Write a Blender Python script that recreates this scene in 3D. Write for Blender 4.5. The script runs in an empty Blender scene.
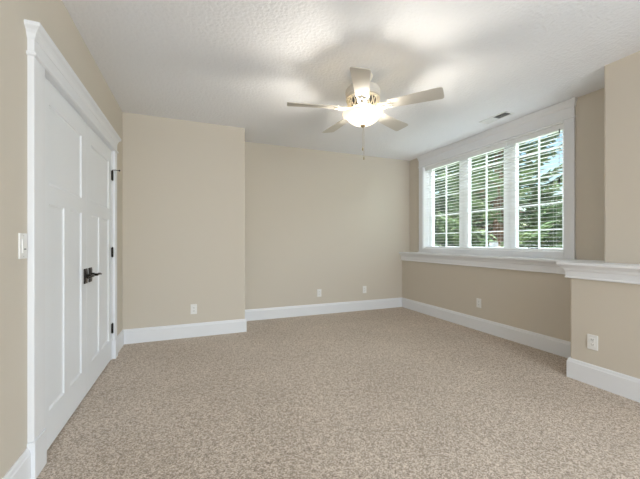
import bpy, bmesh, math, random
from mathutils import Vector, Matrix
random.seed(7)
S = bpy.context.scene
C = S.collection
PI = math.pi

# ------------------------------------------------------------------ camera
cam_d = bpy.data.cameras.new('camera')
cam_d.sensor_width = 36
cam_d.lens = 36 * 315.93 / 640
cam_d.shift_y = 2.76 / 640
cam_d.clip_start = 0.05
cam = bpy.data.objects.new('camera', cam_d)
cam.location = (0, 0, 1.1416)
cam.rotation_euler = (PI / 2, 0, -0.3821)
C.objects.link(cam)
S.camera = cam

# ------------------------------------------------------------------ world, sun, area light, exposure
W = bpy.data.worlds.new('sky')
S.world = W
W.use_nodes = True
wn, wl = W.node_tree.nodes, W.node_tree.links
sky = wn.new('ShaderNodeTexSky')
sky.sky_type = 'NISHITA'
sky.sun_disc = False
sky.sun_elevation = math.radians(48)
sky.sun_rotation = math.radians(300)
sky.air_density = 1.3
sky.dust_density = .5
sky.ozone_density = 2.0
wl.new(sky.outputs['Color'], wn['Background'].inputs['Color'])
wn['Background'].inputs['Strength'].default_value = 0.24

def light(name, kind, loc, rot, energy, color=(1, 1, 1), **kw):
    d = bpy.data.lights.new(name, kind)
    d.energy = energy
    d.color = color
    for k, v in kw.items():
        setattr(d, k, v)
    o = bpy.data.objects.new(name, d)
    o.location = loc
    o.rotation_euler = rot
    C.objects.link(o)
    return o

sun = light('sun', 'SUN', (0, 0, 20), (0, 0, 0), 12.0, (1, .95, .87), angle=math.radians(1))
sun.rotation_euler = Vector((0.72, -0.25, -0.80)).to_track_quat('-Z', 'Y').to_euler()
# added fill lamp, unseen behind the camera at the rear wall's opening
light('rear_fill', 'AREA', (1.1, -4.15, 1.25), (PI / 2, 0, 0), 140, (0.86, 0.935, 1.0),
      shape='RECTANGLE', size=3.2, size_y=2.1)
# fill lamp added by the right-hand wall behind the camera; no window there
sd = light('side_fill', 'AREA', (2.93, -.75, 1.6), (0, PI / 2, 0), 38, (0.78, 0.91, 1.0), shape='RECTANGLE', size=1.3, size_y=1.4)
# unseen panel lamp added outside above the window to strengthen the daylight
sk = light('sky_fill', 'AREA', (5.8, 3.2, 4.0), (0, 0, 0), 560, (0.90, 0.95, 1.0), shape='RECTANGLE', size=4.0, size_y=2.0)
sk.rotation_euler = (Vector((2.2, 3.2, 1.0)) - Vector((5.8, 3.2, 4.0))).to_track_quat('-Z', 'Y').to_euler()
S.view_settings.view_transform = 'Standard'
S.view_settings.look = 'None'
S.view_settings.gamma = 1
S.view_settings.use_curve_mapping = False
S.view_settings.exposure = 0.30
try:
    S.cycles.use_denoising = True
    S.cycles.max_bounces = 14
    S.cycles.diffuse_bounces = 8
    S.cycles.transparent_max_bounces = 24
    S.cycles.sample_clamp_indirect = 6
    S.cycles.caustics_reflective = False
    S.cycles.caustics_refractive = False
except Exception:
    pass

# ------------------------------------------------------------------ materials
def mat(name, col, rough=.5, metal=0, spec=.5):
    m = bpy.data.materials.new(name)
    m.use_nodes = True
    b = m.node_tree.nodes['Principled BSDF']
    b.inputs['Base Color'].default_value = (*col, 1)
    b.inputs['Roughness'].default_value = rough
    b.inputs['Metallic'].default_value = metal
    b.inputs['Specular IOR Level'].default_value = spec
    return m

def nodes(m):
    return m.node_tree.nodes, m.node_tree.links, m.node_tree.nodes['Principled BSDF']

def add_bump(m, scale, strength, dist=.002, detail=3, kind='noise', stretch=None):
    n, l, b = nodes(m)
    tc = n.new('ShaderNodeTexCoord')
    mp = n.new('ShaderNodeMapping')
    l.new(tc.outputs['Object'], mp.inputs['Vector'])
    if stretch:
        mp.inputs['Scale'].default_value = stretch
    if kind == 'noise':
        t = n.new('ShaderNodeTexNoise')
        t.inputs['Detail'].default_value = detail
        out = t.outputs['Fac']
    else:
        t = n.new('ShaderNodeTexVoronoi')
        out = t.outputs['Distance']
    t.inputs['Scale'].default_value = scale
    l.new(mp.outputs['Vector'], t.inputs['Vector'])
    bp = n.new('ShaderNodeBump')
    bp.inputs['Strength'].default_value = strength
    bp.inputs['Distance'].default_value = dist
    l.new(out, bp.inputs['Height'])
    l.new(bp.outputs['Normal'], b.inputs['Normal'])
    return tc, mp, t, out

def add_var(m, c1, c2, scale, detail=2, lo=.35, hi=.65):
    n, l, b = nodes(m)
    tc = n.new('ShaderNodeTexCoord')
    t = n.new('ShaderNodeTexNoise')
    t.inputs['Scale'].default_value = scale
    t.inputs['Detail'].default_value = detail
    l.new(tc.outputs['Object'], t.inputs['Vector'])
    r = n.new('ShaderNodeValToRGB')
    r.color_ramp.elements[0].position = lo
    r.color_ramp.elements[1].position = hi
    r.color_ramp.elements[0].color = (*c1, 1)
    r.color_ramp.elements[1].color = (*c2, 1)
    l.new(t.outputs['Fac'], r.inputs['Fac'])
    l.new(r.outputs['Color'], b.inputs['Base Color'])
    return r

M = {}
M['wall'] = mat('beige_paint', (.61, .555, .475), .75, spec=.25)
add_bump(M['wall'], 160, .12, .001)
M['trim'] = mat('white_trim_paint', (.78, .79, .815), .35, spec=.4)
add_bump(M['trim'], 30, .03, .001)
M['door'] = mat('white_door_paint', (.80, .82, .85), .38, spec=.4)
add_bump(M['door'], 14, .04, .001, stretch=(8, 8, 1))
M['ceiling'] = mat('textured_white_ceiling', (.83, .835, .86), .9, spec=.1)
add_bump(M['ceiling'], 42, .8, .008, detail=5)
# carpet
M['carpet'] = mat('beige_frieze_carpet', (.4, .34, .28), .95, spec=.05)
n, l, b = nodes(M['carpet'])
tc = n.new('ShaderNodeTexCoord')
t1 = n.new('ShaderNodeTexVoronoi'); t1.inputs['Scale'].default_value = 165; t1.inputs['Randomness'].default_value = 1
t2 = n.new('ShaderNodeTexNoise'); t2.inputs['Scale'].default_value = 1.6; t2.inputs['Detail'].default_value = 3
t3 = n.new('ShaderNodeTexVoronoi'); t3.inputs['Scale'].default_value = 150
for t in (t1, t2, t3):
    l.new(tc.outputs['Object'], t.inputs['Vector'])
r = n.new('ShaderNodeValToRGB')
r.color_ramp.elements[0].position = .2; r.color_ramp.elements[0].color = (.22, .175, .14, 1)
r.color_ramp.elements[1].position = .8; r.color_ramp.elements[1].color = (.74, .65, .565, 1)
e = r.color_ramp.elements.new(.5); e.color = (.46, .385, .32, 1)
sp = n.new('ShaderNodeSeparateColor'); l.new(t1.outputs['Color'], sp.inputs['Color'])
t4 = n.new('ShaderNodeTexNoise'); t4.inputs['Scale'].default_value = 38; t4.inputs['Detail'].default_value = 3
l.new(tc.outputs['Object'], t4.inputs['Vector'])
av = n.new('ShaderNodeMix'); av.inputs['Factor'].default_value = .45
l.new(sp.outputs['Red'], av.inputs['A']); l.new(t4.outputs['Fac'], av.inputs['B'])
l.new(av.outputs['Result'], r.inputs['Fac'])
mx = n.new('ShaderNodeMix'); mx.data_type = 'RGBA'; mx.blend_type = 'MULTIPLY'
mx.inputs['Factor'].default_value = 1
rr = n.new('ShaderNodeValToRGB')
rr.color_ramp.elements[0].position = .35; rr.color_ramp.elements[0].color = (.9, .9, .9, 1)
rr.color_ramp.elements[1].position = .65; rr.color_ramp.elements[1].color = (1.0, 1.0, 1.0, 1)
l.new(t2.outputs['Fac'], rr.inputs['Fac'])
l.new(r.outputs['Color'], mx.inputs['A']); l.new(rr.outputs['Color'], mx.inputs['B'])
l.new(mx.outputs['Result'], b.inputs['Base Color'])
ad = n.new('ShaderNodeMath'); ad.operation = 'ADD'
l.new(t4.outputs['Fac'], ad.inputs[0]); l.new(t3.outputs['Distance'], ad.inputs[1])
bp = n.new('ShaderNodeBump'); b.inputs['Sheen Weight'].default_value = .3; b.inputs['Sheen Tint'].default_value = (1, .86, .72, 1); b.inputs['Sheen Roughness'].default_value = .6
bp.inputs['Strength'].default_value = .35; bp.inputs['Distance'].default_value = .005
l.new(ad.outputs['Value'], bp.inputs['Height']); l.new(bp.outputs['Normal'], b.inputs['Normal'])

M['bronze'] = mat('oil_rubbed_bronze', (.018, .015, .013), .32, metal=.8)
M['nickel'] = mat('satin_hinge_metal', (.09, .09, .09), .5, metal=.3)
add_var(M['bronze'], (.012, .010, .009), (.03, .024, .02), 60)
M['plastic'] = mat('white_plastic', (.80, .79, .77), .3)
M['slot'] = mat('dark_slot', (.03, .03, .03), .6)
M['screw'] = mat('painted_screw', (.62, .61, .59), .35, metal=.3)
M['vinyl'] = mat('white_window_vinyl', (.92, .93, .94), .3)
add_bump(M['vinyl'], 40, .02, .001)
M['slat'] = mat('white_blind_slat', (.84, .85, .85), .4)
add_bump(M['slat'], 20, .03, .001, stretch=(1, .1, 1))
M['cord'] = mat('blind_cord', (.75, .75, .72), .8)
M['tassel'] = mat('dark_tassel', (.03, .035, .035), .5)
M['fan'] = mat('antique_white_fan', (.60, .565, .51), .45)
add_bump(M['fan'], 25, .04, .001, stretch=(1, 6, 1))
M['ironwork'] = mat('cream_fan_metal', (.80, .74, .62), .4)
add_bump(M['ironwork'], 80, .05, .001)
M['brass'] = mat('aged_brass', (.42, .33, .18), .35, metal=.85)
M['vent'] = mat('white_vent_metal', (.72, .72, .71), .4)
M['duct'] = mat('dark_duct', (.07, .07, .07), .8)
M['paper'] = mat('sticker_paper', (.8, .82, .86), .6)
# glass bowl that gives off the lamp's light
m = bpy.data.materials.new('frosted_lit_glass'); m.use_nodes = True
n, l, b = nodes(m); M['bowl'] = m
b.inputs['Base Color'].default_value = (.85, .78, .62, 1)
b.inputs['Roughness'].default_value = .35
nz = n.new('ShaderNodeTexNoise'); nz.inputs['Scale'].default_value = 9; nz.inputs['Detail'].default_value = 2
tc = n.new('ShaderNodeTexCoord'); l.new(tc.outputs['Object'], nz.inputs['Vector'])
rp = n.new('ShaderNodeValToRGB')
rp.color_ramp.elements[0].position = .3; rp.color_ramp.elements[0].color = (1, .76, .44, 1)
rp.color_ramp.elements[1].position = .7; rp.color_ramp.elements[1].color = (1, .86, .62, 1)
l.new(nz.outputs['Fac'], rp.inputs['Fac'])
l.new(rp.outputs['Color'], b.inputs['Emission Color'])
b.inputs['Emission Strength'].default_value = .45
M['bowl_node'] = b
tl = n.new('ShaderNodeBsdfTranslucent'); tl.inputs['Color'].default_value = (.95, .86, .68, 1)
mi = n.new('ShaderNodeMixShader'); mi.inputs['Fac'].default_value = .014
l.new(b.outputs[0], mi.inputs[1]); l.new(tl.outputs[0], mi.inputs[2]); l.new(mi.outputs[0], n['Material Output'].inputs['Surface'])
# window pane: thin clear glass
m = bpy.data.materials.new('clear_pane'); m.use_nodes = True
n, l = m.node_tree.nodes, m.node_tree.links; n.clear()
o = n.new('ShaderNodeOutputMaterial'); tr = n.new('ShaderNodeBsdfTransparent'); gl = n.new('ShaderNodeBsdfGlossy'); mi = n.new('ShaderNodeMixShader')
tr.inputs['Color'].default_value = (.93, .96, .95, 1); gl.inputs['Roughness'].default_value = .02
mi.inputs['Fac'].default_value = .04
l.new(tr.outputs[0], mi.inputs[1]); l.new(gl.outputs[0], mi.inputs[2]); l.new(mi.outputs[0], o.inputs['Surface'])
M['glass'] = m
M['needle'] = mat('spruce_needles', (.07, .13, .07), .7)
add_var(M['needle'], (.10, .19, .11), (.36, .45, .26), 1.8, 4, .3, .7)
M['needle2'] = mat('blue_spruce_needles', (.09, .15, .11), .7)
add_var(M['needle2'], (.12, .21, .15), (.38, .47, .34), 2.2, 4, .3, .7)
M['bark'] = mat('spruce_bark', (.16, .09, .06), .9)
add_var(M['bark'], (.16, .09, .065), (.38, .23, .17), 12)
M['grass'] = mat('lawn', (.12, .2, .06), .95)
add_var(M['grass'], (.13, .17, .06), (.42, .40, .22), .6, 4)
M['siding'] = mat('pale_siding', (.6, .62, .62), .7)
M['roof'] = mat('grey_shingles', (.2, .2, .2), .9)
M['outwall'] = mat('outside_stucco', (.5, .48, .44), .9)

# ------------------------------------------------------------------ mesh helpers
def box(bm, x0, y0, z0, x1, y1, z1, bev=0):
    v = [bm.verts.new(p) for p in ((x0, y0, z0), (x1, y0, z0), (x1, y1, z0), (x0, y1, z0),
                                   (x0, y0, z1), (x1, y0, z1), (x1, y1, z1), (x0, y1, z1))]
    f = [bm.faces.new([v[i] for i in q]) for q in ((0, 3, 2, 1), (4, 5, 6, 7), (0, 1, 5, 4), (1, 2, 6, 5), (2, 3, 7, 6), (3, 0, 4, 7))]
    if bev:
        es = list({e for ff in f for e in ff.edges})
        bmesh.ops.bevel(bm, geom=es, offset=bev, segments=2, affect='EDGES', profile=.6)

def prism(bm, prof, axis, a, b, miter_a=0, miter_b=0, place=None):
    """profile [(d, z)] with d = distance out of the wall; place(d, s, z) -> point; s runs a..b, mitred by d"""
    ra = [bm.verts.new(place(d, a + miter_a * d, z)) for d, z in prof]
    rb = [bm.verts.new(place(d, b + miter_b * d, z)) for d, z in prof]
    k = len(prof)
    for i in range(k):
        j = (i + 1) % k
        bm.faces.new([ra[i], ra[j], rb[j], rb[i]])
    bm.faces.new(ra); bm.faces.new(rb[::-1])

def returned_crown(bm, prof, y0, y1, d0, place):
    """moulding stacked level by level whose ends step out past y0 / y1 as far as its face steps out past d0"""
    rings = []
    for d, z in prof:
        e = max(0, d - d0)
        rings.append([bm.verts.new(place(q, s_, z)) for q, s_ in ((0, y0 - e), (d, y0 - e), (d, y1 + e), (0, y1 + e))])
    for A, Bq in zip(rings, rings[1:]):
        for i in range(4):
            j = (i + 1) % 4
            bm.faces.new([A[i], A[j], Bq[j], Bq[i]])
    bm.faces.new(rings[0][::-1]); bm.faces.new(rings[-1])

def lathe(bm, prof, cx=0, cy=0, seg=32, closed=False):
    rings = []
    for r, z in prof:
        if r < 1e-5:
            rings.append([bm.verts.new((cx, cy, z))])
        else:
            rings.append([bm.verts.new((cx + r * math.cos(2 * PI * i / seg), cy + r * math.sin(2 * PI * i / seg), z)) for i in range(seg)])
    pairs = list(zip(rings, rings[1:]))
    if closed:
        pairs.append((rings[-1], rings[0]))
    for A, B in pairs:
        for i in range(seg):
            j = (i + 1) % seg
            if len(A) == 1 and len(B) == 1: continue
            if len(A) == 1: bm.faces.new([A[0], B[i], B[j]])
            elif len(B) == 1: bm.faces.new([A[i], A[j], B[0]])
            else: bm.faces.new([A[i], A[j], B[j], B[i]])

def tube(bm, pts, rad, seg=8, cap=True):
    pts = [Vector(p) for p in pts]
    rads = rad if isinstance(rad, (list, tuple)) else [rad] * len(pts)
    rings = []
    for i, p in enumerate(pts):
        t = (pts[min(i + 1, len(pts) - 1)] - pts[max(i - 1, 0)]).normalized()
        u = t.cross(Vector((0, 0, 1)))
        if u.length < .05: u = t.cross(Vector((1, 0, 0)))
        u.normalize(); w = t.cross(u)
        rings.append([bm.verts.new(p + rads[i] * (u * math.cos(2 * PI * k / seg) + w * math.sin(2 * PI * k / seg))) for k in range(seg)])
    for A, B in zip(rings, rings[1:]):
        for i in range(seg):
            j = (i + 1) % seg
            bm.faces.new([A[i], A[j], B[j], B[i]])
    if cap:
        bm.faces.new(rings[0][::-1]); bm.faces.new(rings[-1])

def torus(bm, c, R, r, sx=1, sy=1, seg=20, k=6, rot=0):
    rings = []
    for i in range(seg):
        a = 2 * PI * i / seg
        ring = []
        for j in range(k):
            b = 2 * PI * j / k
            x = (R * sx + r * math.cos(b)) * math.cos(a); y = (R * sy + r * math.cos(b)) * math.sin(a)
            X = x * math.cos(rot) - y * math.sin(rot); Y = x * math.sin(rot) + y * math.cos(rot)
            ring.append(bm.verts.new((c[0] + X, c[1] + Y, c[2] + r * math.sin(b))))
        rings.append(ring)
    for i in range(seg):
        A, B = rings[i], rings[(i + 1) % seg]
        for j in range(k):
            q = (j + 1) % k
            bm.faces.new([A[j], A[q], B[q], B[j]])

def obj(name, bm, m, parent=None, smooth=False):
    bmesh.ops.recalc_face_normals(bm, faces=bm.faces)
    me = bpy.data.meshes.new(name)
    bm.to_mesh(me); bm.free()
    me.materials.append(m)
    if smooth:
        for p in me.polygons: p.use_smooth = True
        try: me.set_sharp_from_angle(angle=math.radians(40))
        except Exception: pass
    o = bpy.data.objects.new(name, me)
    C.objects.link(o)
    if parent: o.parent = parent
    return o

def B(name, dims, m, parent=None, bev=0):
    bm = bmesh.new()
    if not isinstance(dims, list): dims = [dims]
    for d in dims: box(bm, *d, bev=bev)
    return obj(name, bm, m, parent)

def struct(o):
    o['kind'] = 'structure'
    return o

def tag(o, label, cat, group=None):
    o['label'] = label; o['category'] = cat
    if group: o['group'] = group
    return o

def thing(name, label, cat, loc=(0, 0, 0), rz=0, group=None, rx=0):
    o = bpy.data.objects.new(name, None)
    C.objects.link(o)
    o.location = loc; o.rotation_euler = (rx, 0, rz)
    o.empty_display_size = .05
    return tag(o, label, cat, group)

def dup(root, loc, rz, label, group=None):
    r = root.copy(); C.objects.link(r); r.location = loc; r.rotation_euler = (0, 0, rz)
    r['label'] = label
    if group: r['group'] = group
    for ch in list(root.children):
        c = ch.copy(); C.objects.link(c); c.parent = r
        for g in list(ch.children):
            d = g.copy(); C.objects.link(d); d.parent = c
    return r

# ------------------------------------------------------------------ dimensions
H = 2.6
XL = -.733; YC = 4.107; XC = .617; YB = 4.654
XR = 3.439; XU = 3.600            # window wall: lower furred part, upper part
YN = 1.695; YNU = 1.553           # near section corner: lower, upper
XN = 2.965; XNU = 3.157
YR = -4.2                         # rear wall behind the camera
OY0, OY1, OZ0, OZ1 = 2.105, 4.285, 1.035, 2.41    # window opening
DY0, DY1, DZ = 2.045, 3.612, 2.036                # door opening
T = .14

# ------------------------------------------------------------------ structure
struct(B('floor', (XL - .2, YR - .2, -.12, XU + .2, YB + .2, 0), M['carpet']))
struct(B('ceiling', (XL - .2, YR - .2, H, XU + .25, YB + .2, H + .15), M['ceiling']))
struct(B('wall_left', [(XL - T, YR, 0, XL, DY0, H), (XL - T, DY1, 0, XL, YB, H), (XL - T, DY0, DZ, XL, DY1, H)], M['wall']))
struct(B('wall_back', (XC, YB, 0, XU + T, YB + T, H), M['wall']))
struct(B('wall_back_projection', (XL - .05, YC, -.05, XC, YB + T, H + .05), M['wall'], bev=.014))
struct(B('wall_right', [(XU, YNU, .955, XU + T, OY0, H), (XU, OY1, .955, XU + T, YB, H),
                        (XU, OY0, OZ1, XU + T, OY1, H), (XU, OY0, .955, XU + T, OY1, OZ0)], M['wall']))
struct(B('wall_right_lower', (XR, YN, 0, XU + T, YB, .955), M['wall']))
struct(B('wall_near_right_lower', (XN, YR, -.05, XU + T, YN, .955), M['wall'], bev=.014))
struct(B('wall_near_right_upper', (XNU, YR, .90, XU + T, YNU, H + .05), M['wall'], bev=.014))
rx0, rx1, rz0, rz1 = -.5, 2.7, .2, 2.3  # unseen opening put in so sky light reaches the room
struct(B('wall_rear', [(XL - T, YR - T, 0, rx0, YR, H), (rx1, YR - T, 0, XU + T, YR, H), (rx0, YR - T, 0, rx1, YR, rz0), (rx0, YR - T, rz1, rx1, YR, H)], M['wall']))
# closet behind the double door
struct(B('wall_closet', [(XL - .8, DY0 - .1, 0, XL - .75, DY1 + .1, H), (XL - .8, DY0 - .15, 0, XL - T, DY0 - .1, H), (XL - .8, DY1 + .1, 0, XL - T, DY1 + .15, H)], M['wall']))

# baseboards (profile: distance from wall, height)
hb, tb = .164, .017
bp_ = [(0, 0), (tb, 0), (tb, hb - .028), (tb - .004, hb - .022), (tb - .006, hb - .008), (tb - .011, hb), (0, hb)]
def base(name, segs):
    bm = bmesh.new()
    for place, a, b2, ma, mb in segs:
        prism(bm, bp_, None, a, b2, ma, mb, place)
    return struct(obj(name, bm, M['trim']))
pl_left = lambda d, s, z: (XL + d, s, z)
pl_col = lambda d, s, z: (s, YC - d, z)
pl_colside = lambda d, s, z: (XC + d, s, z)
pl_back = lambda d, s, z: (s, YB - d, z)
pl_right = lambda d, s, z: (XR - d, s, z)
pl_nend = lambda d, s, z: (s, YN + d, z)
pl_near = lambda d, s, z: (XN - d, s, z)
base('baseboard_left', [(pl_left, YR, 1.9085, 0, 0), (pl_left, 3.7065, YC, 0, -1)])
base('baseboard_back', [(pl_col, XL, XC, 1, 1), (pl_colside, YC, YB, -1, -1), (pl_back, XC, XR, 1, -1)])
base('baseboard_right', [(pl_right, YN, YB, 1, -1), (pl_nend, XN, XR, -1, -1), (pl_near, YR, YN, 0, 1)])

# ledge caps over the furred lower walls
def ledge(name, zt, zb, segs, tops):
    bm = bmesh.new()
    lip = .067
    prof = [(0, zb), (.012, zb), (.027, zb + .004), (.027, zb + .012), (.022, zb + .018), (.022, zt - .075), (.030, zt - .068), (.036, zt - .050),
            (.050, zt - .034), (.055, zt - .026), (lip - .004, zt - .026), (lip, zt - .022), (lip, zt - .004), (lip - .004, zt), (0, zt)]
    for place, a, b2, ma, mb in segs:
        prism(bm, prof, None, a, b2, ma, mb, place)
    for t in tops: box(bm, *t)
    return struct(obj(name, bm, M['trim']))
ledge('trim_1', .969, .821, [(pl_right, YN, YB, 0, 0)], [(XR, YNU, .9555, XU, YB, .969)])
ledge('trim_2', .975, .839, [(pl_near, YR, YN, 0, 1), (pl_nend, XN, XR - .03, -1, 0)], [(XN, YR, .9555, XNU, YNU, .975), (XN, YNU, .9555, XR - .03, YN, .975)])

# window casing: side boards, head frieze, crown, bottom rail standing on the ledge
cp = .02
bm = bmesh.new()
def casing_board(y0, y1, z0, z1):
    box(bm, XU - cp, y0, z0, XU, y1, z1, bev=.003)
casing_board(OY0 - .098, OY0 + .002, .975, OZ1)
casing_board(OY1 - .002, OY1 + .098, .975, OZ1)
box(bm, XU - .022, OY0 - .098, OZ1, XU, OY1 + .098, 2.535, bev=.002)
box(bm, XU - .028, OY0 - .106, OZ1 - .001, XU, OY1 + .106, OZ1 + .017, bev=.005)
pl_w = lambda d, s, z: (XU - d, s, z)
crown = [(.024, 2.525), (.028, 2.533), (.030, 2.545), (.034, 2.565), (.040, 2.580), (.043, 2.583), (.043, 2.5995)]
returned_crown(bm, crown, OY0 - .098, OY1 + .098, .022, pl_w)
box(bm, XU - .022, OY0 + .002, .975, XU, OY1 - .002, OZ0 + .002, bev=.003)
box(bm, XU - .034, OY0 - .108, .9695, XU, OY1 + .108, .984, bev=.004)
struct(obj('trim_3', bm, M['trim']))

# door casing
bm = bmesh.new()
pl_l = lambda d, s, z: (XL + d, s, z)
for y0, y1 in ((1.915, 2.038), (3.619, 3.700)):
    box(bm, XL, y0, .185, XL + .027, y1, 2.036, bev=.003)
    box(bm, XL, y0 - .006, 0.001, XL + .033, y1 + (.006 if y0 > 3 else .002), .185, bev=.003)
# jambs
box(bm, XL - T, DY0 - .0, 0.001, XL, DY0 + .008, DZ); box(bm, XL - T, DY1 - .008, 0.001, XL, DY1, DZ)
box(bm, XL - T, DY0, DZ - .004, XL, DY1, DZ + .006); box(bm, XL - .055, DY0, 2.012, XL - .0375, DY1, DZ)
box(bm, XL, 1.915, 2.0365, XL + .028, 3.700, 2.16, bev=.002)
dy0, dy1 = 1.918, 3.697
bead = [(.030, 2.0325), (.037, 2.037), (.038, 2.043), (.037, 2.049), (.030, 2.054)]
returned_crown(bm, bead, 1.915, 3.700, .028, pl_l)
dcr = [(.030, 2.115), (.033, 2.125), (.037, 2.140), (.045, 2.153), (.056, 2.163), (.059, 2.167), (.059, 2.184)]
returned_crown(bm, dcr, 1.915, 3.690, .028, pl_l)
struct(obj('trim_4', bm, M['trim']))

# ------------------------------------------------------------------ double door
def leaf(bm, y0, y1, z0, z1, xf, t=.035, rec=.009, bev=.014, mirror=False):
    """front at x = xf facing +x; one top panel, two tall lower panels"""
    st = .112; w = y1 - y0; mid = (y0 + y1) / 2
    pans = [(y0 + st, y1 - st, z0 + 1.445, z0 + 1.888), (y0 + st, mid - .05, z0 + .20, z0 + 1.34), (mid + .05, y1 - st, z0 + .20, z0 + 1.34)]
    ys = sorted({y0, y1, y0 + st, y1 - st, mid - .05, mid + .05}); zs = sorted({z0, z1, z0 + .20, z0 + 1.34, z0 + 1.445, z0 + 1.888})
    V = {}
    def v(y, z, x):
        k = (round(y, 5), round(z, 5), round(x, 5))
        if k not in V: V[k] = bm.verts.new((x, y, z))
        return V[k]
    for a, b2 in zip(ys, ys[1:]):
        for c, d in zip(zs, zs[1:]):
            cy, cz = (a + b2) / 2, (c + d) / 2
            if any(p[0] < cy < p[1] and p[2] < cz < p[3] for p in pans): continue
            bm.faces.new([v(a, c, xf), v(b2, c, xf), v(b2, d, xf), v(a, d, xf)])
    for (a, b2, c, d) in pans:
        steps = [(0, 0), (.003, rec * .55), (bev, rec), ]
        yy = [q for q in ys if a <= q <= b2]
        prev = None
        for (o_, dx) in steps:
            ring = [(a + o_, c + o_), (b2 - o_, c + o_), (b2 - o_, d - o_), (a + o_, d - o_)]
            vs = [bm.verts.new((xf - dx, y, z)) for y, z in ring]
            if prev:
                for i in range(4):
                    j = (i + 1) % 4
                    bm.faces.new([prev[i], prev[j], vs[j], vs[i]])
            prev = vs
        bm.faces.new(prev)
    box(bm, xf - t, y0, z0, xf - rec - .001, y1, z1)
    # rim
    for (a, b2, c, d) in ((y0, y0, z0, z1), (y1, y1, z0, z1)):
        bm.faces.new([v(a, c, xf), v(a, d, xf), bm.verts.new((xf - rec - .001, a, d)), bm.verts.new((xf - rec - .001, a, c))])
    for zc in (z0, z1):
        bm.faces.new([bm.verts.new((xf, y0, zc)), bm.verts.new((xf, y1, zc)), bm.verts.new((xf - rec - .001, y1, zc)), bm.verts.new((xf - rec - .001, y0, zc))])

def hinge(parent, y, z, m, stop=False):
    bm = bmesh.new()
    tube(bm, [(XL + .006, y, z - .046), (XL + .006, y, z + .046)], .0075, 10)
    tube(bm, [(XL + .006, y, z + .046), (XL + .006, y, z + .052)], [.005, .003], 8)
    tube(bm, [(XL + .006, y, z - .052), (XL + .006, y, z - .046)], [.003, .005], 8)
    box(bm, XL - .004, y - .018, z - .045, XL + .0015, y + .018, z + .045)
    h = obj('hinge', bm, m, parent, smooth=True)
    if stop:
        bm = bmesh.new()
        tube(bm, [(XL + .006, y, z + .053), (XL + .03, y - .004, z + .055), (XL + .062, y + .002, z + .053)], .0035, 8)
        tube(bm, [(XL + .058, y + .002, z + .053), (XL + .07, y + .003, z + .053)], .008, 10)
        obj('door_stop', bm, M['bronze'], h, smooth=True)
    return h

def handle(parent, y, z, direction, xf):
    bm = bmesh.new()
    box(bm, xf, y - .034, z - .055, xf + .008, y + .034, z + .055, bev=.003)
    box(bm, xf + .008, y - .024, z - .044, xf + .0115, y + .024, z + .044, bev=.002)
    h = obj('handle_plate', bm, M['bronze'], parent)
    bm = bmesh.new()
    tube(bm, [(xf + .010, y, z), (xf + .030, y, z), (xf + .034, y, z), (xf + .052, y, z)], [.016, .015, .010, .010], 14)
    s = direction
    tube(bm, [(xf + .050, y - s * .012, z), (xf + .054, y + s * .02, z + .003), (xf + .054, y + s * .06, z + .001), (xf + .050, y + s * .10, z - .005), (xf + .047, y + s * .118, z - .004)],
         [.008, .0095, .008, .0075, .005], 10)
    obj('lever', bm, M['bronze'], h, smooth=True)

XF = XL - .002
ym = 2.828
for name, y0, y1, hy, s, hm in (('door_1', DY0 + .011, ym - .0015, DY0 + .008, -1, M['nickel']), ('door_2', ym + .0015, DY1 - .011, DY1 - .008, 1, M['bronze'])):
    bm = bmesh.new(); leaf(bm, y0, y1, .012, 2.0305, XF)
    d = struct(obj(name, bm, M['door']))
    for i, z in enumerate((1.79, 1.045, .305)):
        hinge(d, hy, z, hm, stop=(s == 1 and i == 0))
    handle(d, ym + .020 + s * .056, .893, s, XF)

# ------------------------------------------------------------------ window unit
win = bpy.data.objects.new('window_1', None); C.objects.link(win); win['kind'] = 'structure'
win.location = (XU + T, (OY0 + OY1) / 2, OZ0)
bpy.context.view_layer.update()
def wpart(name, bm, m, smooth=False, parent=None):
    for v_ in bm.verts: v_.co -= Vector(win.location)
    return obj(name, bm, m, parent or win, smooth)
XG = XU + .10   # inner face of the sash frames
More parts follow.
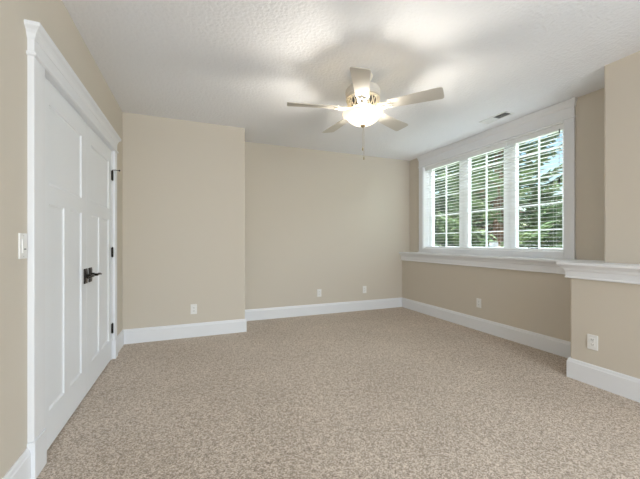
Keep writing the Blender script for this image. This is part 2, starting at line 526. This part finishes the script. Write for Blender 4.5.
# jamb liner
bm = bmesh.new()
box(bm, XU - .001, OY0, OZ0, XU + T + .02, OY0 + .012, OZ1); box(bm, XU - .001, OY1 - .012, OZ0, XU + T + .02, OY1, OZ1)
box(bm, XU - .001, OY0, OZ1 - .012, XU + T + .02, OY1, OZ1); box(bm, XU - .001, OY0, OZ0, XU + T + .02, OY1, OZ0 + .012)
wpart('jamb', bm, M['vinyl'])
units = [(3.615, 4.195), (2.885, 3.445), (2.19, 2.722)]
edges = [OY1 - .012, 3.53, 2.803, OY0 + .012]
zg0, zg1 = OZ0 + .045, OZ1 - .05
for i, (a, b2) in enumerate(units):
    hi, lo = edges[i], edges[i + 1]
    bm = bmesh.new()
    for dd in ((XG, lo, OZ0 + .012, XG + .06, a, OZ1 - .012), (XG, b2, OZ0 + .012, XG + .06, hi, OZ1 - .012),
               (XG, a, OZ0 + .012, XG + .06, b2, zg0), (XG, a, zg1, XG + .06, b2, OZ1 - .012)):
        box(bm, *dd, bev=.003)
    wpart('window_frame', bm, M['vinyl'])
    bm = bmesh.new()
    mid = (a + b2) / 2
    box(bm, XG + .022, mid - .0075, zg0, XG + .040, mid + .0075, zg1)
    for z in (1.285, 1.58, 1.885, 2.185):
        box(bm, XG + .0225, a, z - .0075, XG + .0395, b2, z + .0075)
    wpart('muntin_grid', bm, M['vinyl'])
    bm = bmesh.new(); box(bm, XG + .028, a - .004, zg0 - .004, XG + .033, b2 + .004, zg1 + .004)
    pn = wpart('pane', bm, M['glass'])
    if i == 1:
        bm = bmesh.new(); box(bm, XG + .0262, a + .10, zg0 + .005, XG + .0278, a + .235, zg0 + .06)
        wpart('label_sticker', bm, M['paper'])
    else:
        bm = bmesh.new()
        ym_ = mid + .02
        box(bm, XG - .006, ym_ - .03, zg0 - .032, XG + .001, ym_ + .03, zg0 - .006, bev=.002)
        tube(bm, [(XG - .005, ym_, zg0 - .018), (XG - .02, ym_ + .01, zg0 - .010), (XG - .026, ym_ + .05, zg0 - .006), (XG - .026, ym_ + .07, zg0 - .006)], [.006, .005, .004, .006], 8)
        wpart('crank_handle', bm, M['tassel'])

# ------------------------------------------------------------------ blinds
labels = ['white horizontal blind over the left window panel, nearest the room corner',
          'white horizontal blind over the middle window panel',
          'white horizontal blind with hanging lift cord over the right window panel']
xb = XU + .052
bz = [OY1 - .015, 3.512, 2.785, OY0 + .015]
for i in range(3):
    y1, y0 = bz[i] - .002, bz[i + 1] + .002
    ln = y1 - y0
    t = thing('window_blind', labels[i], 'blind', (xb, y0, OZ0), group='blinds hanging in the triple window')
    zt = OZ1 - .014 - OZ0
    B('head_rail', (-.026, 0, zt - .045, .026, ln, zt), M['slat'], t, .002)
    B('valance', (-.034, -.0005, zt - .060, -.028, ln + .0005, zt), M['slat'], t, .002)
    bm = bmesh.new()
    z = zt - .085
    while z > .055:
        # slightly crowned slat
        n_ = 4; rows = []
        for k in range(n_ + 1):
            u = -1 + 2 * k / n_
            rows.append((u * .021, z + .0009 * (1 - u * u) + .0009 * u))
        for s0, s1 in zip(rows, rows[1:]):
            a = [bm.verts.new((s0[0], 0, s0[1])), bm.verts.new((s1[0], 0, s1[1])), bm.verts.new((s1[0], ln, s1[1])), bm.verts.new((s0[0], ln, s0[1]))]
            c = [bm.verts.new((q.co.x, q.co.y, q.co.z - .0016)) for q in a]
            bm.faces.new(a); bm.faces.new(c[::-1])
            bm.faces.new([a[0], c[0], c[1], a[1]]); bm.faces.new([a[2], c[2], c[3], a[3]])
        bm.faces.new([bm.verts.new(p) for p in ((rows[0][0], 0, rows[0][1]), (rows[0][0], ln, rows[0][1]), (rows[0][0], ln, rows[0][1] - .002), (rows[0][0], 0, rows[0][1] - .002))])
        bm.faces.new([bm.verts.new(p) for p in ((rows[-1][0], 0, rows[-1][1]), (rows[-1][0], ln, rows[-1][1]), (rows[-1][0], ln, rows[-1][1] - .002), (rows[-1][0], 0, rows[-1][1] - .002))])
        z -= .0445
    obj('slat_panel', bm, M['slat'], t)
    B('bottom_rail', (-.026, 0, .015, .026, ln, .032), M['slat'], t, .003)
    bm = bmesh.new()
    for f in (.17, .83):
        for dx in (-.0275, .0275):
            tube(bm, [(dx, ln * f, .03), (dx, ln * f, zt - .04)], .0009, 4)
    obj('ladder_cord', bm, M['cord'], t)
    if i == 2:
        bm = bmesh.new()
        for dy in (0, .006):
            tube(bm, [(-.040, .045 + dy, zt - .05), (-.040, .045, .78)], .0012, 5)
        cd = obj('lift_cord', bm, M['cord'], t)
        bm = bmesh.new(); tube(bm, [(-.040, .045, .79), (-.040, .045, .77), (-.040, .045, .74), (-.040, .045, .735)], [.003, .009, .011, .006], 10)
        obj('cord_tassel', bm, M['tassel'], cd, smooth=True)
        bm = bmesh.new(); tube(bm, [(-.040, .045, zt - .052), (-.040, .045, zt - .095)], .005, 8)
        obj('cord_lock', bm, M['tassel'], cd)

# ------------------------------------------------------------------ ceiling fan
FX, FY = 1.377, 2.421
fan = thing('ceiling_fan', 'five-blade cream ceiling fan with lit glass bowl, mounted on the ceiling', 'ceiling fan', (FX, FY, H))
def fl(name, prof, m, parent=fan, seg=40):
    bm = bmesh.new(); lathe(bm, prof, seg=seg)
    return obj(name, bm, m, parent, smooth=True)
fl('canopy', [(0, -.0005), (.082, -.0005), (.086, -.012), (.080, -.030), (.062, -.052), (.050, -.062), (.048, -.10), (0, -.10)], M['ironwork'])
fl('motor_housing', [(0, -.09), (.060, -.09), (.095, -.105), (.142, -.125), (.152, -.140), (.152, -.165), (.146, -.178), (.150, -.186), (.146, -.200), (.118, -.212), (0, -.212)], M['fan'])
fl('shade_core', [(0, -.205), (.110, -.205), (.112, -.225), (.098, -.30), (.08, -.315), (0, -.315)], M['duct'])  # dark core added, its colour standing for the shade inside the scroll ring
# pierced scroll ring under the motor
bm = bmesh.new()
lathe(bm, [(.136, -.212), (.146, -.212), (.148, -.220), (.138, -.222)], closed=True, seg=40)
lathe(bm, [(.112, -.300), (.124, -.300), (.126, -.310), (.114, -.312)], closed=True, seg=40)
for k in range(16):
    a = 2 * PI * k / 16
    for s in (-1, 1):
        pts = []
        for j in range(6):
            f = j / 5
            aa = a + s * .14 * math.sin(PI * f)
            rr_ = .142 - .024 * f
            pts.append((rr_ * math.cos(aa), rr_ * math.sin(aa), -.216 - .088 * f))
        tube(bm, pts, .0048, 5)
obj('scroll_ring', bm, M['ironwork'], fan, smooth=True)
fl('switch_housing', [(0, -.21), (.085, -.21), (.085, -.235), (.070, -.26), (.060, -.31), (.078, -.325), (.080, -.335), (0, -.335)], M['ironwork'])
# glass bowl, open at the top
bowl_o = [(.160, -.334), (.170, -.333), (.177, -.336), (.177, -.341), (.166, -.348), (.152, -.360), (.138, -.378), (.112, -.402), (.078, -.423), (.040, -.435), (.012, -.438)]
bm = bmesh.new()
lathe(bm, bowl_o, seg=48)
obj('glass_bowl', bm, M['bowl'], fan, smooth=True)
fl('finial', [(0, -.432), (.020, -.434), (.024, -.441), (.018, -.449), (.010, -.454), (.005, -.458), (0, -.459)], M['brass'])
def blade_mesh():
    bm = bmesh.new()
    L0, L1 = .222, .66
    outline = []
    N = 10
    w0, w1 = .053, .072
    pts = [(L0, -w0 + .012), (L0 + .010, -w0)]
    for k in range(1, 8):
        f = k / 8; pts.append((L0 + .01 + f * (L1 - .035 - L0), -(w0 + (w1 - w0) * f)))
    for k in range(5):
        a = -PI / 2 + k * PI / 8
        pts.append((L1 - .022 + .022 * math.cos(a), -w1 + .022 + .022 * math.sin(a)))
    top = pts + [(x, -y) for x, y in reversed(pts)]
    up = [bm.verts.new((x, y, .003)) for x, y in top]; dn = [bm.verts.new((x, y, -.003)) for x, y in top]
    bm.faces.new(up); bm.faces.new(dn[::-1])
    for i in range(len(up)):
        j = (i + 1) % len(up); bm.faces.new([up[i], dn[i], dn[j], up[j]])
    return bm
def iron_mesh():
    bm = bmesh.new()
    # arm with an oval ring opening, ending in a plate under the blade
    torus(bm, (.178, 0, -.006), .046, .0085, 1.05, .74, 24, 8)
    torus(bm, (.178, 0, -.008), .034, .003, 1.0, .60, 24, 6)
    tube(bm, [(.085, 0, .012), (.105, 0, .006), (.138, 0, -.002)], [.012, .011, .008], 8)
    tube(bm, [(.212, 0, -.005), (.255, 0, -.005)], [.012, .008], 8)
    for s in (-1, 1):
        tube(bm, [(.10, 0, .006), (.118, s * .024, .002), (.145, s * .030, -.002), (.175, s * .032, -.004), (.215, s * .036, -.005), (.245, s * .030, -.005)], [.006, .007, .007, .006, .006, .007], 7)
        lathe(bm, [(0, -.009), (.005, -.008), (.006, -.004), (0, -.003)], .243, s * .030, 8)
    return bm
first = None
for k in range(5):
    a = 5.424 + k * 2 * PI / 5
    if not first:
        bl = obj('blade', blade_mesh(), M['fan'], fan)
        ir = obj('blade_iron', iron_mesh(), M['ironwork'], bl, smooth=True)
        first = bl
    else:
        bl = first.copy(); C.objects.link(bl); bl.parent = fan
        ir = first.children[0].copy(); C.objects.link(ir); ir.parent = bl
    bl.location = (0, 0, -.294)
    bl.rotation_euler = (Matrix.Rotation(a, 3, 'Z') @ Matrix.Rotation(math.radians(-12), 3, 'X')).to_euler()
for (dx, dy, zf) in ((-.004, -.004, -.630), (.010, 0, -.707)):
    bm = bmesh.new()
    tube(bm, [(dx * .5, dy * .5, -.457), (dx, dy, -.50), (dx, dy, zf + .001)], .0011, 5)
    ch = obj('pull_chain', bm, M['brass'], fan)
    bm = bmesh.new(); zz = zf
    lathe(bm, [(0, zz), (.003, zz - .002), (.0055, zz - .012), (.006, zz - .024), (.003, zz - .030), (0, zz - .031)], dx, dy, 10)
    obj('chain_fob', bm, M['brass'], ch, smooth=True)
lamp = light('fan_lamp', 'POINT', (0, 0, 0), (0, 0, 0), 56, (1, .94, .83), shadow_soft_size=.04)
lamp.parent = fan; lamp.location = (0, 0, -.372)

# ------------------------------------------------------------------ outlets and switch (plate in local XZ plane, facing -Y)
def plate_parts(t):
    B('cover_plate', (-.036, -.006, -.059, .036, 0, .059), M['plastic'], t, .002)
def outlet(label, loc, rz, group):
    t = thing('wall_outlet', label, 'outlet', loc, rz, group)
    plate_parts(t)
    for s in (-1, 1):
        bm = bmesh.new()
        cz = s * .0195
        box(bm, -.0165, -.0085, cz - .0145, .0165, -.0055, cz + .0145, bev=.004)
        r_ = obj('receptacle', bm, M['plastic'], t)
        bm = bmesh.new()
        box(bm, -.0075, -.0089, cz - .002, -.0050, -.0084, cz + .0075); box(bm, .0050, -.0089, cz - .001, .0075, -.0084, cz + .0065)
        box(bm, -.0022, -.0089, cz - .0095, .0022, -.0084, cz - .0055)
        obj('slot', bm, M['slot'], r_)
    bm = bmesh.new(); tube(bm, [(0, -.0055, 0), (0, -.0072, 0)], [.0035, .003], 10)
    obj('screw', bm, M['screw'], t)
    return t
G = 'outlets low on the walls'
o1 = outlet('white outlet on the projecting wall section beside the doors', (.008, YC - .0003, .335), 0, G)
dup(o1, (1.857, YB - .0003, .338), 0, 'white outlet on recessed back wall, nearer the projecting wall section', G)
dup(o1, (2.677, YB - .0003, .346), 0, 'white outlet on recessed back wall, nearer the window corner', G)
dup(o1, (XR - .0003, 3.03, .354), -PI / 2 * -1 + 0 - PI, 'white outlet below the window ledge', G)
dup(o1, (XN - .0003, 1.53, .343), -PI / 2, 'white outlet nearest the camera, on the near right wall below the ledge', G)
sw = thing('light_switch', 'white rocker light switch on the left wall beside the door casing', 'light switch', (XL + .0003, 1.866, 1.124), PI / 2)
plate_parts(sw)
B('rocker', (-.0165, -.010, -.033, .0165, -.0055, .033), M['plastic'], sw, .002)
B('dimmer_slider', (-.006, -.0125, -.016, .008, -.0098, -.012), M['slot'], sw)
bm = bmesh.new()
bm.free()
for s in (-1, 1):
    bm = bmesh.new(); tube(bm, [(0, -.0055, s * .048), (0, -.0072, s * .048)], [.0035, .003], 10)
    obj('screw', bm, M['screw'], sw)

# ------------------------------------------------------------------ ceiling vent
vt = thing('ceiling_vent', 'white slotted air vent in the ceiling above the window', 'vent', (3.29, 2.662, H - .0005))
vx, vy = .072, .175
B('vent_frame', [(-vx, -vy, -.006, -vx + .02, vy, 0), (vx - .02, -vy, -.006, vx, vy, 0), (-vx + .02, -vy, -.006, vx - .02, -vy + .02, 0), (-vx + .02, vy - .02, -.006, vx - .02, vy, 0)], M['vent'], vt)
B('duct_opening', (-vx + .02, -vy + .02, -.0015, vx - .02, vy - .02, -.0005), M['duct'], vt)
bm = bmesh.new()
def louver(y, tilt):
    c, s_ = math.cos(tilt), math.sin(tilt)
    w = .0085
    pts = [(y - w * c, -.005 - w * s_ * .4), (y + w * c, -.005 + w * s_ * .4)]
    v1 = [bm.verts.new((x, p[0], p[1])) for x, p in ((-vx + .02, pts[0]), (vx - .02, pts[0]), (vx - .02, pts[1]), (-vx + .02, pts[1]))]
    v2 = [bm.verts.new((q.co.x, q.co.y, q.co.z + .001)) for q in v1]
    bm.faces.new(v1); bm.faces.new(v2[::-1])
    for i in range(4):
        j = (i + 1) % 4; bm.faces.new([v1[i], v2[i], v2[j], v1[j]])
y = -vy + .03
while y < vy - .025:
    louver(y, 1.0 if y < -.0 else -1.0)
    y += .0155
obj('louver_panel', bm, M['vent'], vt)

# ------------------------------------------------------------------ outdoors
GZ = .62
struct(B('ground', (XU + T + .001, -30, GZ - .3, 60, 60, GZ), M['grass']))
fwd = Vector((math.sin(.3821), math.cos(.3821), 0)); rgt = Vector((math.cos(.3821), -math.sin(.3821), 0))
def at(u, depth):
    p = fwd * depth + rgt * ((u - 320) / 315.93 * depth)
    return p.x, p.y
def spruce(label, loc, height, radius, needles, seed, dens=1.0, bare=.5):
    rnd = random.Random(seed)
    t = thing('spruce_tree', label, 'tree', (loc[0], loc[1], GZ), group='spruces beyond the window')
    bm = bmesh.new()
    tube(bm, [(0, 0, -.05), (.03, 0, height * .3), (-.02, .02, height * .65), (0, 0, height * .98)], [.15 * height / 6, .12 * height / 6, .07 * height / 6, .01], 8)
    fb = bmesh.new()
    z = .25
    def spray(p, d, L, wdt):
        """small needle-covered twig: a crossed pair of pointed strips"""
        d = d.normalized()
        side = d.cross(Vector((rnd.uniform(-.4, .4), rnd.uniform(-.4, .4), 1))).normalized()
        upv = side.cross(d)
        for q in (side, upv * .7):
            a = fb.verts.new(p); b_ = fb.verts.new(p + d * L * .35 + q * wdt); c = fb.verts.new(p + d * L); e_ = fb.verts.new(p + d * L * .35 - q * wdt)
            fb.faces.new([a, b_, c, e_])
    while z < height * .97:
        f = z / height
        R = radius * (1 - f) ** .85 * rnd.uniform(.85, 1.05) + .08
        nb = max(4, int(9 * dens * (1 - f * .5)))
        a0 = rnd.uniform(0, 6.28)
        for k in range(nb):
            a = a0 + 2 * PI * k / nb + rnd.uniform(-.25, .25)
            Lb = R * rnd.uniform(.7, 1.1)
            pts = []
            for j in range(6):
                s = j / 5
                rr_ = Lb * s
                dz = -.22 * Lb * math.sin(s * PI * .75) + .10 * Lb * s * s + .25 * f * Lb * s
                pts.append(Vector((rr_ * math.cos(a), rr_ * math.sin(a), z + dz)))
            tube(bm, pts, [.018, .014, .011, .008, .006, .003], 4, cap=False)
            nt = int(11 * dens * Lb) + 4
            for q in range(nt):
                s = bare * .5 + (1 - bare * .5) * (q + rnd.random()) / nt
                s = min(s, .999)
                i = int(s * 5); g = s * 5 - i
                p = pts[i].lerp(pts[i + 1], g); bd = (pts[i + 1] - pts[i]).normalized()
                sd = bd.cross(Vector((0, 0, 1))).normalized()
                tl = (.16 + .30 * (1 - s)) * min(1.2, .5 + Lb * .4)
                for sg in (-1, 1):
                    d = bd * rnd.uniform(.5, 1) + sd * sg * rnd.uniform(.5, 1.0) + Vector((0, 0, rnd.uniform(-.45, .12)))
                    dn = d.normalized()
                    spray(p, d, tl, .032)
                    for w in range(2):
                        s2 = rnd.uniform(.25, .8)
                        d3 = dn + bd * rnd.uniform(-.3, .9) + sd * rnd.uniform(-.6, .6) + Vector((0, 0, rnd.uniform(-.5, .2)))
                        spray(p + dn * tl * s2, d3, tl * .6, .026)
            spray(pts[-1] - (pts[-1] - pts[-2]) * .5, pts[-1] - pts[-2], .3, .03)
        z += rnd.uniform(.14, .22) * (1.0 if f < .6 else .85)
    obj('trunk', bm, M['bark'], t)
    obj('foliage', fb, needles, t)
    return t
spruce('spruce with open lower branches filling the middle and right window panels', at(500, 8.4), 7.6, 1.95, M['needle'], 3, .9, .75)
spruce('dense spruce behind the left window panel', at(412, 12.0), 9.5, 1.9, M['needle2'], 5, 1.0, .3)
spruce('tall spruce showing between the left and middle window panels', at(462, 15.5), 12.5, 2.5, M['needle'], 8, .9, .3)
spruce('small distant spruce low at the right edge of the window', at(566, 22.0), 3.4, 2.0, M['needle2'], 11, .8, .2)
spruce('distant spruce low behind the right window panel', at(540, 20.0), 4.2, 2.3, M['needle'], 12, .8, .2)
